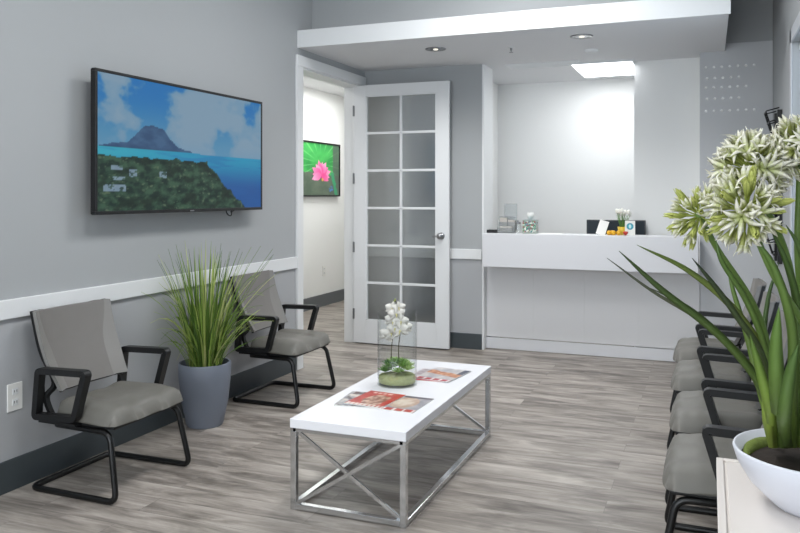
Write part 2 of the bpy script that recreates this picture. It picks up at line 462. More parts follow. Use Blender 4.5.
for a in ((-.34, -.12, -.32, .12), (.32, -.12, .34, .12), (-.32, -.12, .32, -.10), (-.32, .10, .32, .12)): box(v_, a[0], a[1], -.01, a[2], a[3], 0)
obj('vent_frame', v_, M_trim, vt)
v_ = B()
for i in range(7): box(v_, -.32, -.09 + i * .028, -.008, .32, -.078 + i * .028, -.002)
obj('slats', v_, M_trim, vt)
sd = obj('smoke_detector', lathe(B(), [(0, -.025), (.04, -.025), (.055, -.015), (.06, 0)], 28, c=(-.93, 6.72, ZS), cap=False), M_trim, smooth=True)
tag(sd, 'flat white round disc on the lowered ceiling behind the right downlight', 'smoke detector')

# ------------------------------------------------------------------ reception desk
cx0, cx1 = -1.93, -.088
rc = thing('reception_counter', 'long white reception desk with a thick overhanging transaction top', 'counter', ((-1.966 - .1) / 2, 7.2, 0))
ox, oy = rc.location.x, rc.location.y
def R(*a): return (a[0] - ox, a[1] - oy, a[2], a[3] - ox, a[4] - oy, a[5])
b_ = B(); xs = [-1.966, -1.52, -1.05, -.58, -.081]
for a, c in zip(xs, xs[1:]): box(b_, *R(a + .0003, 7.17, .115, c - .0003, 7.192, .80))
obj('front_panel', b_, M_counterb, rc)
obj('toe_kick', bx(*R(-1.966, 7.166, .003, -.081, 7.19, .106), bev=.002), M_counter, rc)
b_ = B(); box(b_, *R(cx0, 6.90, .795, cx1, 7.165, 1.10), bev=.004); 
obj('countertop', b_, M_counter, rc)
ws = thing('work_desk', 'white work desk hidden behind the reception counter, carrying the dark monitor', 'desk', (-1.02, 7.325, 0))
obj('desktop', bx(-.92, -.12, .72, .92, .12, .76, bev=.003), M_counterb, ws)
for a in (-1, 1): obj('side_panel', bx(a * .9 - .015, -.12, 0, a * .9 + .015, .12, .72), M_counterb, ws)

zt = 1.1005
# things on the desk
def on(x, y, z=zt): return (x, y, z)
ch = thing('card_holder', 'clear acrylic card holder standing at the left end of the desk', 'card holder', on(-1.74, 7.05))
M_acr = thin_glass('clear acrylic', 'eceeee', 1.45, .2, .22)
b_ = B(); box(b_, -.08, -.04, 0, .08, .04, .008); box(b_, -.08, .03, 0, .08, .036, .15, M=None)
box(b_, -.08, -.04, 0, .08, -.034, .05); box(b_, -.08, -.005, 0, .08, .0, .10)
obj('holder_body', b_, M_acr, ch)
b_ = B(); box(b_, -.065, .005, .01, .0, .012, .14, bev=.001); box(b_, .01, .008, .01, .07, .014, .12); box(b_, -.06, -.03, .01, .05, -.008, .06)
obj('cards', b_, mat('beige card', 'b9b4ae', .6, var=.3, vscale=60), ch)
tw = thing('glass_trophy', 'tall clear square plaque behind the card holder at the left end of the desk', 'plaque', on(-1.72, 7.12))
obj('plaque', bx(-.06, -.01, .02, .06, .01, .27, bev=.004), M_acr, tw); obj('plinth', bx(-.07, -.02, 0, .07, .02, .02), M_paper, tw)
pn = thing('pen_tray', 'small dark tray with pale lining at the far left corner of the desk top', 'tray', on(-1.87, 7.03))
b_ = B(); box(b_, -.045, -.04, 0, .045, .04, .006)
for a in ((-.045, -.04, -.04, .04), (.04, -.04, .045, .04), (-.04, -.04, .04, -.035), (-.04, .035, .04, .04)): box(b_, a[0], a[1], .006, a[2], a[3], .028)
obj('tray_body', b_, M_black, pn)
obj('lining', bx(-.038, -.033, .006, .038, .033, .012), M_paper, pn)
gl = thing('glass_jar', 'small clear glass jar right of the card holder on the desk', 'jar', on(-1.625, 7.0))
obj('jar_body', lathe(B(), [(.0, 0), (.028, 0), (.034, .02), (.034, .07), (.025, .085), (.025, .09), (.022, .09), (.03, .068), (.03, .02), (.0, .006)], 24, cap=False), M_glass, gl, smooth=True)
obj('jar_lid', lathe(B(), [(.027, .088), (.027, .1), (.008, .104), (.008, .118), (.0, .12)], 24), M_steel, gl)
# tissue box
tb = thing('tissue_box', 'square tissue box with blue, green and red print and a white tissue', 'tissue box', on(-1.515, 7.03))
def tiss(u, v, s=0):
    b = mixc(rgb('2f6f8c'), rgb('3f8a5c'), .5 + 1.2 * nz(u + s, v, 5)); k = nz(u + 3 + s, v, 7)
    if k > .18: b = rgb('e2dfd4')
    if k < -.28: b = rgb('a8433c')
    if v < .1 or v > .93: b = rgb('98a39a')
    return b
for i in range(4):
    Mx = Matrix.Rotation(i * PI / 2, 4, 'Z') @ Matrix.Translation((0, -.06, .0615))
    painted('printed_side', .12, .123, 24, 24, lambda u, v, i=i: tiss(u, v, i * 3), M_print, Mx, tb)
b_ = bx(-.0595, -.0595, 0, .0595, .0595, .1225); obj('carton', b_, mat('teal carton', '3f7f86', .5), tb)
b_ = B()
for k in range(5):
    a = k * 1.26; rows_ = []
    for j in range(6):
        t = j / 5
        rows_.append([b_.verts.new((math.cos(a + q * .9) * (.004 + .03 * math.sin(t * 2.4)) , math.sin(a + q * .9) * (.004 + .022 * math.sin(t * 2.4)), .122 + .075 * t * (1 - .2 * abs(q)))) for q in (-1, -.3, .3, 1)])
    for r0, r1 in zip(rows_, rows_[1:]):
        for q in range(3): b_.faces.new((r0[q], r0[q+1], r1[q+1], r1[q]))
obj('tissue', b_, M_paper, tb, smooth=True)
fl = obj('paper_sheet', bx(-1.43, 6.95, zt, -1.22, 7.10, zt + .004), M_paper); tag(fl, 'white papers lying flat on the desk right of the tissue box', 'paper')
# monitors behind, standing on the work surface
mo = thing('computer_monitor', 'wide dark computer monitor just showing above the desk behind the flowers', 'monitor', (-.80, 7.36, .76), 0)
obj('monitor_housing', bx(-.262, .0, .12, .262, .03, .462, bev=.006), mat('dark screen plastic', '24282d', .35), mo)
obj('screen', bx(-.252, -.003, .13, .252, 0, .455), mat('dark screen', '2c343b', .5, spec=.2), mo)
b_ = B(); box(b_, -.03, .03, .02, .03, .05, .3); box(b_, -.12, -.05, 0, .12, .08, .015, bev=.004); obj('stand', b_, M_black, mo)
# brochure, leaning
br = thing('brochure_holder', 'slanted white brochure stand right of centre on the desk', 'brochure stand', on(-.895, 7.02), 0)
Mx = Matrix.Rotation(math.radians(16), 4, 'Y') @ Matrix.Rotation(math.radians(-16), 4, 'X')
obj('brochure', bx(-.040, -.004, .0, .040, .004, .132, bev=.001, M=Mx), M_paper, br)
obj('stand_foot', bx(-.045, .0, 0, .045, .06, .004), M_acr, br)
# tulip pot
tu = thing('tulip_pot', 'white tulips with green leaves in a small yellow pot on the desk', 'potted flowers', on(-.715, 7.09))
obj('pot', lathe(B(), [(.0, 0), (.03, 0), (.04, .07), (.036, .07), (.03, .06), (.0, .06)], 24, cap=False), mat('yellow glaze', 'd9b83a', .35), tu, smooth=True)
for k in range(9):
    a = k * 2.4; r = .012 + .022 * (k % 3) / 2; h = .15 + .05 * rnd.random()
    top = Vector((math.cos(a) * r * 2.0, math.sin(a) * r * 1.6, h + .02))
    b_ = B(); tube(b_, smoothpath([(math.cos(a) * .01, math.sin(a) * .01, .055), (math.cos(a) * r, math.sin(a) * r, h * .6), top], 4), .0025, 6)
    s0 = obj('stem', b_, mat('tulip stem', '5d8a3a', .5) if k == 0 else bpy.data.materials['tulip stem'], tu, smooth=True)
    b_ = B(); lathe(b_, [(0, -.01), (.012, -.004), (.016, .01), (.013, .024), (.004, .034), (0, .03)], 12, c=top, cap=False)
    obj('flower', b_, bpy.data.materials.get('tulip petal') or mat('tulip petal', 'efeee6', .5), tu, smooth=True)
b_ = B()
for k in range(8):
    a = k * .8
    ribbon(b_, smoothpath([(math.cos(a) * .012, math.sin(a) * .012, .05), (math.cos(a) * .03, math.sin(a) * .03, .11), (math.cos(a) * .05, math.sin(a) * .045, .15 + .02 * (k % 3))], 4), lambda t: .016 * (1 - t) + .003, col=lin('4f7d34'))
obj('leaves', b_, M_leaf, tu)
# yellow ball ornaments
for k, (dx, dy) in enumerate(((-.815, 6.985), (-.775, 6.975), (-.735, 6.98), (-.795, 7.025))):
    lab = ['small round yellow ornament on the desk, leftmost in the front of the tulip pot', 'small round yellow ornament on the desk, middle one of the front three', 'small round yellow ornament on the desk beside the red heart', 'small round yellow ornament on the desk behind the other yellow ones'][k]
    b_ = B(); lathe(b_, [(0, 0), (.014, .002), (.02, .014), (.02, .026), (.013, .038), (0, .042)], 16, c=(dx, dy, zt), cap=False)
    o = obj('yellow_ornament', b_, bpy.data.materials.get('yellow plastic') or mat('yellow plastic', 'dba51e', .4), smooth=True)
    tag(o, lab, 'ornament', 'yellow ornaments')
cd = thing('sign_card', 'small white standing card with a teal circle on the desk', 'card', on(-.645, 7.05), .1)
def cardf(u, v):
    d = math.hypot((u - .5) * .085, (v - .6) * .125)
    if .016 < d < .03: return rgb('2b93a8')
    if d <= .016: return mixc(rgb('4fb3bf'), rgb('e8f3f2'), .2 if abs(u - .5) > .08 else .8)
    return rgb('e9e9e4')
painted('printed_face', .085, .125, 34, 50, cardf, M_print, Matrix.Translation((0, -.0035, .0635)), cd)
obj('card_board', bx(-.0425, -.003, 0, .0425, .003, .126), M_paper, cd)
hb = B(); lathe(hb, [(0, 0), (.006, .001), (.02, .02), (.022, .03), (.012, .036), (0, .032)], 12, c=(-.675, 6.97, zt), cap=False)
tag(obj('red_ornament', hb, mat('red plastic', 'c23a33', .4), smooth=True), 'small red ornament at the foot of the teal circle card', 'ornament')

# crystal studs on the grey panel
sb = B(); lathe(sb, [(.012, 0), (.008, .007), (0, .010)], 6, cap=False)
for v in sb.verts: v.co = Matrix.Rotation(PI / 2, 4, 'X') @ v.co
sme = None
Mst = mat('crystal stud', 'ffffff', .08, spec=1)
for r_i, z in enumerate((2.545, 2.45, 2.37, 2.275, 2.17)):
    for c_i in range(7 if r_i in (0, 4) else 5 if r_i != 2 else 6):
        x = -.03 + c_i * .063 + (.008 if r_i % 2 else 0)
        if sme is None:
            o = obj('wall_stud', sb, Mst); sme = o
            tag(o, 'tiny shiny crystal stud in rows on the pale grey panel right of the white pier', 'stud', 'crystal studs on the grey panel')
        else:
            o = sme.copy(); C.objects.link(o)
        o.location = (x, WP + .035, z)

# ------------------------------------------------------------------ wall television (shows a coast)
def tvpic(u, v):
    sky = mixc(rgb('5a97bd'), rgb('2378be'), ss(.5, .95, v))
    cl = nz(u * 1.6, v * 1.2, 3.2, 5.3) + .30 * ss(.25, .7, u) + .10 - .35 * math.exp(-(((u - .25) / .13) ** 2 + ((v - .86) / .1) ** 2))
    c = mixc(sky, rgb('7ba1bd'), ss(-.05, .3, cl)); c = mixc(c, rgb('8ba7bd'), ss(.3, .6, cl) * .8)
    c = mixc(c, rgb('6fa0c4'), ss(.6, .36, v) * .6)
    # mountain
    def hill(u):
        pts = [(.0, .47), (.06, .50), (.14, .515), (.18, .57), (.225, .65), (.27, .662), (.335, .64), (.375, .56), (.42, .505), (.54, .465)]
        if u < 0 or u > .54: return -1
        for (a, p), (b, q) in zip(pts, pts[1:]):
            if a <= u <= b: return p + (q - p) * (u - a) / (b - a) + .006 * nz(u, 0, 30)
        return -1
    hz = .46
    if v < hill(u) and v > hz - .02: c = mixc(rgb('34537a'), rgb('46688e'), .5 + nz(u, v, 14)); c = mixc(c, rgb('2c3f5e'), ss(.5, .42, v) * .5)
    if v < hz + .015 * (1 - u):
        c = mixc(rgb('2d9cc4'), rgb('2456a0'), ss(.45, .15, v) * .9); c = mixc(c, rgb('3fb4c8'), ss(.55, .0, u) * ss(.36, .43, v) * .8)
        c = mixc(c, rgb('2c68ae'), .35 * ss(0, .5, nz(u, v * 5, 4)))
    edge = .405 + .03 * nz(u, 2, 14)
    if u > .6: edge = .39 - (u - .6) * 1.45 + .04 * nz(u, 2, 16)
    if v < edge:
        k = nz(u, v, 22, 4); c = mixc(rgb('17302a'), rgb('3f5f4a'), .5 + k * 1.2); c = mixc(c, rgb('5c7058'), ss(.3, .7, nz(u, v, 34, 9)))
        c = mixc(c, rgb('14261f'), ss(.1, .5, nz(u, v, 9, 2)) * .7)
        for (a, b, w, h) in ((.09, .32, .03, .02), (.17, .28, .02, .03), (.08, .17, .055, .025), (.33, .28, .02, .025), (.1, .24, .03, .012)):
            if abs(u - a) < w and abs(v - b) < h: c = mixc(c, rgb('9db4cf'), .75 if nz(u, v, 40, 7) > -.15 else .2)
    return c
tv = thing('wall_television', 'large flat television on the left wall showing a coast with a flat-topped mountain', 'television', (-3.09, 4.14, 1.342))
TVW, TVH = 1.685, .795
Mtv = Matrix.Rotation(PI / 2, 4, 'Z')       # local x -> +Y, facing +X
painted('screen', TVW - .035, TVH - .035, 250, 120, tvpic, vcol_mat('tv picture', .5, emission=.72, spec=.2), Matrix.Translation((.0145, 0, TVH / 2)) @ Mtv, tv)
b_ = B(); hw = TVW / 2
for a in ((-hw, 0, hw, .02), (-hw, TVH - .016, hw, TVH), (-hw, .02, -hw + .016, TVH - .016), (hw - .016, .02, hw, TVH - .016)):
    box(b_, -.012, a[0], a[1], .018, a[2], a[3], bev=.002)
box(b_, -.02, -hw + .004, .004, .012, hw - .004, TVH - .004)
obj('bezel', b_, M_black, tv)
b_ = B(); box(b_, -.095, -.3, .2, -.02, .3, .6, bev=.004); obj('wall_bracket', b_, M_blackm, tv)
b_ = B(); tube(b_, smoothpath([(-.03, .42, .05), (-.01, .43, -.02), (.0, .46, -.035), (.0, .47, -.005), (-.02, .49, -.01), (-.04, .56, .0), (-.05, .6, .03)], 6), .004, 6)
obj('cable', b_, M_black, tv, smooth=True)
o = obj('brand_badge', bx(.018, -.02, .004, .019, .02, .012), M_steel, tv); o.name = 'front_badge'

# framed lotus picture in the hall
def lotus(u, v):
    base = mixc(rgb('1f8a3e'), rgb('45b356'), .5 + nz(u, v, 3))
    ang = math.atan2(v - .62, u - .55); r = math.hypot(u - .58, v - .7)
    base = mixc(base, rgb('8fd489'), .6 * ss(.92, 1, abs(math.sin(ang * 9))) * ss(.1, .3, r))
    c = base if v > .46 - .1 * (u - .2) + .05 * nz(u, v, 4) else mixc(rgb('4a5d4c'), rgb('5f6e5c'), .5 + nz(u, v, 5))
    if u > .84: c = mixc(c, rgb('556058'), .8)
    # flower: petals as pointed ellipses
    for k, (a, L_, W2) in enumerate([(x, .25 + .04 * (i % 2), .075) for i, x in enumerate((-.2, .25, .65, 1.05, 1.45, 1.85, 2.25, 2.7, 3.15, 3.5, -.5))]):
        dx, dy = (u - .57) * 1.25, (v - .4)
        p = dx * math.cos(a) + dy * math.sin(a); q = -dx * math.sin(a) + dy * math.cos(a)
        if 0 < p < L_ and abs(q) < W2 * math.sin(PI * min(1, max(0, p / L_)) ** .7):
            c = mixc(rgb('e0408c'), rgb('f59cc4'), p / L_ + .3 * math.sin(k * 2.3))
    if (u - .6) ** 2 * 1.4 + (v - .30) ** 2 < .0008: c = rgb('d9a347')
    if u > .7 and v < .45 and abs((u - .86) + .25 * (v - .3)) < .035 + .02 * nz(u, v, 8): c = rgb('2f9a6a')
    if math.hypot((u - .8) * 1.2, v - .12) < .06 and nz(u, v, 25) > -.1: c = rgb('3f77b8')
    return c
pw, ph_ = 1.24, .70
pc = thing('framed_lotus_picture', 'black framed picture of a pink lotus on green leaves on the hall wall', 'picture', (-4.695, 8.90, 1.43))
painted('canvas', pw - .04, ph_ - .04, 150, 90, lotus, M_print, Matrix.Translation((.035, 0, ph_ / 2)) @ Mtv, pc)
b_ = B(); hw = pw / 2
for a in ((-hw, 0, hw, .02), (-hw, ph_ - .02, hw, ph_), (-hw, .02, -hw + .02, ph_ - .02), (hw - .02, .02, hw, ph_ - .02)):
    box(b_, 0, a[0], a[1], .045, a[2], a[3])
box(b_, 0, -hw + .01, .01, .03, hw - .01, ph_ - .01)
obj('frame', b_, M_black, pc)

# wall outlets
def outlet(loc, label, rz):
    t = thing('wall_outlet', label, 'outlet', loc, rz)
    obj('cover_plate', bx(0, -.045, -.068, .007, .045, .068, bev=.003), M_paper, t)
    for s in (-1, 1):
        so = obj('socket', bx(.006, -.018, s * .027 - .016, .009, .018, s * .027 + .016, bev=.002), M_trim, t)
        b_ = B(); box(b_, .0088, -.009, s * .027 - .004, .0096, -.006, s * .027 + .008); box(b_, .0088, .006, s * .027 - .004, .0096, .009, s * .027 + .008)
        obj('slot', b_, M_black, so)
outlet((WL, 2.875, .455), 'white double wall outlet low on the left wall by the near chair', 0)
outlet((-4.70, 9.13, .455), 'white wall outlet low on the hall wall below the lotus picture', 0)

# ------------------------------------------------------------------ chairs (front = local +x)
def make_chair():
    t = thing('waiting_chair', '', 'chair')
    # seat cushion
    bm = B(); nx, ny = 20, 20; top = []; bot = []
    for i in range(nx + 1):
        u = i / nx; rt, rb = [], []
        for j in range(ny + 1):
            v = j / ny * 2 - 1
            uu = u * 2 - 1
            x = -.175 + .43 * u; hw = .245 + .04 * u
            # round the plan corners
            f = 1 - .10 * abs(uu) ** 6 * abs(v) ** 0 if False else 1
            y = v * hw * (1 - .10 * abs(uu) ** 6)
            x = .04 + (x - .04) * (1 - .09 * abs(v) ** 6)
            e = max(abs(uu) ** 6, abs(v) ** 7)
            z = .374 + .078 * (1 - e) ** .5 - .012 * ss(.65, 1, u) - .012 * math.exp(-((v * 2.4) ** 2 + ((u - .35) * 3) ** 2)) - .006 * math.exp(-((abs(v) - .38 - .3 * u) * 9) ** 2) * ss(.0, .3, u) * ss(.85, .5, u) - .005 * math.exp(-((u - .8) * 16) ** 2) + .004 * math.cos(v * 9)
            zb = .348 + .012 * e
            rt.append(bm.verts.new((x, y, z))); rb.append(bm.verts.new((x, y, zb)))
        top.append(rt); bot.append(rb)
    for i in range(nx):
        for j in range(ny):
            bm.faces.new((top[i][j], top[i+1][j], top[i+1][j+1], top[i][j+1])); bm.faces.new((bot[i][j+1], bot[i+1][j+1], bot[i+1][j], bot[i][j]))
    for i in range(nx):
        bm.faces.new((top[i][0], bot[i][0], bot[i+1][0], top[i+1][0])); bm.faces.new((top[i+1][ny], bot[i+1][ny], bot[i][ny], top[i][ny]))
    for j in range(ny):
        bm.faces.new((top[0][j+1], bot[0][j+1], bot[0][j], top[0][j])); bm.faces.new((top[nx][j], bot[nx][j], bot[nx][j+1], top[nx][j+1]))
    obj('seat', bm, M_seat, t, smooth=True)
    obj('seat_pan', bx(-.185, -.25, .338, .225, .25, .356, bev=.006), M_black, t)
    # backrest: concave panel with forward-turned wings
    def back_pt(y, s, th=0):       # s 0 bottom..1 top
        x = -.155 - .145 * s - .02 * math.sin(PI * s); z = .485 + .385 * s
        a = abs(y)
        x += .025 * (a / .26) ** 2 + (.28 * (a - .2) if a > .2 else 0) - th
        return (x, y * (.87 + .06 * ss(0, .4, s) + .025 * s), z + (.004 if a > .19 else 0))
    def edge(s): return .185 + .05 * ss(.35, 1, s)
    def span(ya, yb, s):
        return (math.copysign(edge(s), ya) if abs(ya) == .19 else ya), (math.copysign(edge(s), yb) if abs(yb) == .19 else yb)
    def panel(ya0, yb0, n, th=.022):
        bm = B(); rows = 12; fr, bk = [], []
        for i in range(rows + 1):
            s = i / rows; ya, yb = span(ya0, yb0, s)
            fr.append([bm.verts.new(back_pt(ya + (yb - ya) * j / n, s)) for j in range(n + 1)])
            bk.append([bm.verts.new(back_pt(ya + (yb - ya) * j / n, s, th)) for j in range(n + 1)])
        for i in range(rows):
            for j in range(n):
                bm.faces.new((fr[i][j], fr[i][j+1], fr[i+1][j+1], fr[i+1][j])); bm.faces.new((bk[i][j+1], bk[i][j], bk[i+1][j], bk[i+1][j+1]))
            bm.faces.new((fr[i][0], fr[i+1][0], bk[i+1][0], bk[i][0])); bm.faces.new((fr[i][n], bk[i][n], bk[i+1][n], fr[i+1][n]))
        for j in range(n):
            bm.faces.new((fr[0][j], bk[0][j], bk[0][j+1], fr[0][j+1])); bm.faces.new((fr[rows][j], fr[rows][j+1], bk[rows][j+1], bk[rows][j]))
        return bm
    bk_ = obj('backrest', panel(-.19, .19, 12), M_mesh, t, auto=50)
    for s in (-1, 1):
        a, b = (.19, .268) if s > 0 else (-.268, -.19)
        o = obj('side_wing', panel(a, b, 4, .024), M_wing, bk_, auto=50); o['label'] = 'lighter grey wing'
    # back frame
    for s in (-1, 1):
        bm = B(); y = s * .25
        tube(bm, smoothpath([(-.15, s * .25, .36), (-.185, s * .258, .46)] + [tuple(Vector(back_pt(y, q, .03))) for q in (.1, .5, 1.0)], 5), 0, rect=(.018, .026), up=(0, 1, 0))
        obj('back_upright', bm, M_black, t, auto=40)
    bm = B(); tube(bm, [back_pt(-.25 + .05 * k, 0.0, .016) for k in range(11)], .011, 8); obj('lower_back_bar', bm, M_black, t, smooth=True)
    # arms: closed slanted loops
    for s in (-1, 1):
        bm = B(); y = s * .293
        pts = [(-.188, y, .598), (.10, y, .606), (.034, y, .385), (-.21, y, .375)]
        P4 = [Vector(p) for p in pts]; loop = []
        for k in range(4):
            a, b, c = P4[k-1], P4[k], P4[(k+1) % 4]; d1_ = (a - b).normalized() * .016; d2_ = (c - b).normalized() * .016
            for q in range(5):
                tt = q / 4; loop.append((1-tt) ** 2 * (b + d1_) + 2 * tt * (1-tt) * b + tt * tt * (b + d2_))
        tube(bm, loop, 0, rect=(.030, .042), closed=True, up=(0, 1, 0))
        # swap so the pad is wide across y
        obj('armrest', bm, M_black, t, auto=45)
        bm = B(); box(bm, -.20, min(y, s * .24), .345, .03, max(y, s * .24), .358); box(bm, -.235, min(y, s * .25), .47, -.20, max(y, s * .25), .51, bev=.004)
        obj('arm_bracket', bm, M_black, t)
    # sled base
    bm = B()
    pth = [(-.14, -.235, .326), (.20, -.25, .326), (.262, -.277, .014), (-.268, -.272, .014), (-.268, .272, .014), (.262, .277, .014), (.20, .25, .326), (-.14, .235, .326)]
    tube(bm, fillet(pth, .05, 6), .0148, 12)
    obj('sled_base', bm, M_blackm, t, smooth=True)
    return t
chair = make_chair()
chair.location = (-2.835, 3.17, 0)
chair['label'] = 'grey sled-base chair nearest on the left wall, before the tall plant'
chair['group'] = 'chairs along the left wall'
dup(chair, (-2.85, 4.93, 0), 0, 'grey sled-base chair on the left wall between the planter and the doorway', 'chairs along the left wall')
for x, y, lab in ((.085, 3.31, 'nearest grey chair in the right row, next to the white side table'),
               (.075, 4.08, 'second grey chair from the white side table in the right row'),
               (.045, 4.88, 'third grey chair from the white side table in the right row'),
               (.025, 5.67, 'farthest grey chair in the right row, next to the reception desk')):
    dup(chair, (x, y, 0), PI, lab, 'chairs along the right wall')

# ------------------------------------------------------------------ tall planter with grass
pl = thing('potted_grass', 'tall green grass plant in a blue-grey tapered planter between the left chairs', 'potted plant', (-2.968, 4.13, 0))
prof = [(.0, 0), (.108, 0), (.115, .012), (.145, .15), (.161, .30), (.163, .385), (.159, .395), (.150, .395), (.150, .34), (.0, .34)]
obj('planter', lathe(B(), prof, 48, cap=False), M_pot, pl, auto=50)
obj('soil', lathe(B(), [(.0, .355), (.08, .352), (.149, .345)], 32, cap=False), M_soil, pl, smooth=True)
bm = B(); gr = random.Random(3)
greens = [lin(h) for h in ('5f8035', '7d9c46', '94b053', 'adc167', '52722f', 'c6cf86', '73903f')]
for k in range(250):
    a = gr.random() * 2 * PI; r0 = .10 * math.sqrt(gr.random()); h = gr.uniform(.50, .95) if k % 4 else gr.uniform(.3, .5)
    lean = gr.betavariate(1.5, 1.9) * .48 + .01; droop = gr.random() ** 2 * .24 * (1 if lean > .2 else .2)
    ca, sa = math.cos(a), math.sin(a)
    if ca < 0: lean_x = min(lean, .12)
    else: lean_x = lean
    p0 = Vector((ca * r0, sa * r0, .34)); pts = []
    for i in range(9):
        t = i / 8
        pts.append(p0 + Vector((ca * lean_x * t ** 1.5, sa * lean * 1.06 * t ** 1.5, h * (t - .12 * t * t) - droop * t ** 3.5)))
    g = gr.choice(greens); w0 = gr.uniform(.010, .017)
    ribbon(bm, pts, lambda t, w0=w0: w0 * (1 - t ** 2.2) * (.55 + .45 * min(1, t * 4)) + .0008, normal_hint=(ca, sa, .5), col=g, tipcol=tuple(x * 1.15 for x in g))
obj('grass_blades', bm, M_leaf, pl)

# ------------------------------------------------------------------ coffee table
tx0, tx1, ty0, ty1 = -1.80, -1.225, 3.155, 4.575
ct = thing('coffee_table', 'rectangular white-topped coffee table on a chrome frame with crossed end bars', 'table', ((tx0 + tx1) / 2, (ty0 + ty1) / 2, 0))
hx, hy = (tx1 - tx0) / 2, (ty1 - ty0) / 2
obj('tabletop', bx(-hx, -hy, .377, hx, hy, .42, bev=.003), M_top, ct)
ix, iy, s = hx - .016, hy - .016, .014
for a in (-1, 1):
    for b in (-1, 1):
        obj('leg', bx(a * ix - s, b * iy - s, 0, a * ix + s, b * iy + s, .362, bev=.0015), M_chrome, ct)
bm = B()
for z in (.362,):
    for a in (-1, 1):
        box(bm, a * ix - s, -iy - s, z, a * ix + s, iy + s, z + .0145); box(bm, -ix, a * iy - s, z, ix, a * iy + s, z + .0145)
obj('top_frame', bm, M_chrome, ct)
for a in (-1, 1):
    obj('bottom_rail', bx(a * ix - s, -iy + s, .004, a * ix + s, iy - s, .03, bev=.0015), M_chrome, ct)
    obj('bottom_rail', bx(-ix + s, a * iy - s, .004, ix - s, a * iy + s, .03, bev=.0015), M_chrome, ct)
    for b in (-1, 1):
        bm = B(); off = .0 if b > 0 else .013
        tube(bm, [(-ix * b + .01 * b, a * iy + (off - .006) , .026), (ix * b - .01 * b, a * iy + (off - .006), .36)], 0, rect=(.016, .012), up=(0, 1, 0))
        obj('cross_bar', bm, M_chrome, ct)

# magazines
def mag(name, label, c, w, h, rz, z, fn, thick=.004, group=None, curl=0):
    t = thing(name, label, 'magazine', (c[0], c[1], z), rz, group)
    Mx = Matrix.Translation((0, 0, thick + .0004)) @ Matrix.Rotation(-PI / 2, 4, 'X')
    painted('cover', w, h, 44, 56, fn, M_print, Mx, t)
    obj('pages', bx(-w / 2, -h / 2, 0, w / 2, h / 2, thick), M_paper, t)
    return t
def cov_red(u, v):
    c = mixc(rgb('c14b40'), rgb('b2342c'), .5 + nz(u, v, 4))
    if .84 < v < .93 and .12 < u < .7 and int(u * 22) % 3: c = rgb('e0b8ae')
    k = nz(u + 2, v, 4)
    if math.hypot((u - .55) * 1.0, (v - .42) * .8) < .3 + .06 * k: c = mixc(rgb('d8b9a4'), rgb('8a5b4a'), .5 + 1.5 * nz(u, v, 6))
    if v < .12 and int(u * 26) % 3: c = rgb('e3d5cc')
    return c
def cov_grey(u, v):
    c = mixc(rgb('7d7f88'), rgb('a5a3a4'), .5 + 1.3 * nz(u, v, 4))
    k = nz(u + 5, v, 5); 
    if k > .2: c = rgb('cfc4bb')
    if k < -.3: c = rgb('5b4f50')
    if v > .82 and int(u * 9) % 2: c = rgb('5c3a3c')
    return c
def cov_face(u, v):
    c = mixc(rgb('8b8a92'), rgb('b5b1b4'), .5 + nz(u, v, 3))
    r = math.hypot((u - .5), (v - .55) * .9)
    if r < .33: c = mixc(rgb('dccdbf'), rgb('b99c88'), ss(.1, .33, r) + .6 * nz(u, v, 7))
    if v < .16: c = rgb('b8453d') if int(u * 17) % 4 else rgb('e6dcd8')
    if v > .88: c = rgb('6e6870')
    return c
zt2 = .4205
LG = 'magazines on the coffee table'
mag('magazine', 'grey magazine at the bottom left of the front pile, sticking out to the left', (-1.618, 3.57), .21, .275, .10, zt2, cov_grey, group=LG)
mag('magazine', 'magazine with a pale portrait cover lying at the right of the front pile', (-1.402, 3.577), .215, .275, -.04, zt2, cov_face, group=LG)
mag('magazine', 'red covered magazine lying on top of the front pile', (-1.555, 3.585), .205, .27, -.10, zt2 + .0048, cov_red, group=LG)
def cov_or(u, v):
    c = mixc(rgb('a9a6ab'), rgb('cfc9c6'), .5 + nz(u, v, 4))
    if abs(v - .55 + .2 * (u - .5)) < .12 + .05 * nz(u, v, 5): c = mixc(rgb('a8623e'), rgb('d7a37e'), .5 + nz(u, v, 7))
    if u > .82 and v > .6: c = rgb('4a4e5c')
    if v < .14: c = rgb('b03440') if int(u * 13) % 3 else rgb('e8dcdc')
    return c
mag('magazine', 'magazine with an orange figure on the cover behind the glass vase', (-1.415, 4.225), .215, .30, -.14, zt2 + .0036, cov_or, group=LG)
def cov_pink(u, v):
    c = mixc(rgb('c9c1c4'), rgb('a99ba0'), .5 + nz(u, v, 5))
    if v < .2: c = rgb('b93b4c')
    return c
mag('magazine', 'pale magazine with a red strip half under the orange one', (-1.47, 4.20), .21, .28, .03, zt2 - .0 , cov_pink, .003, group=LG)

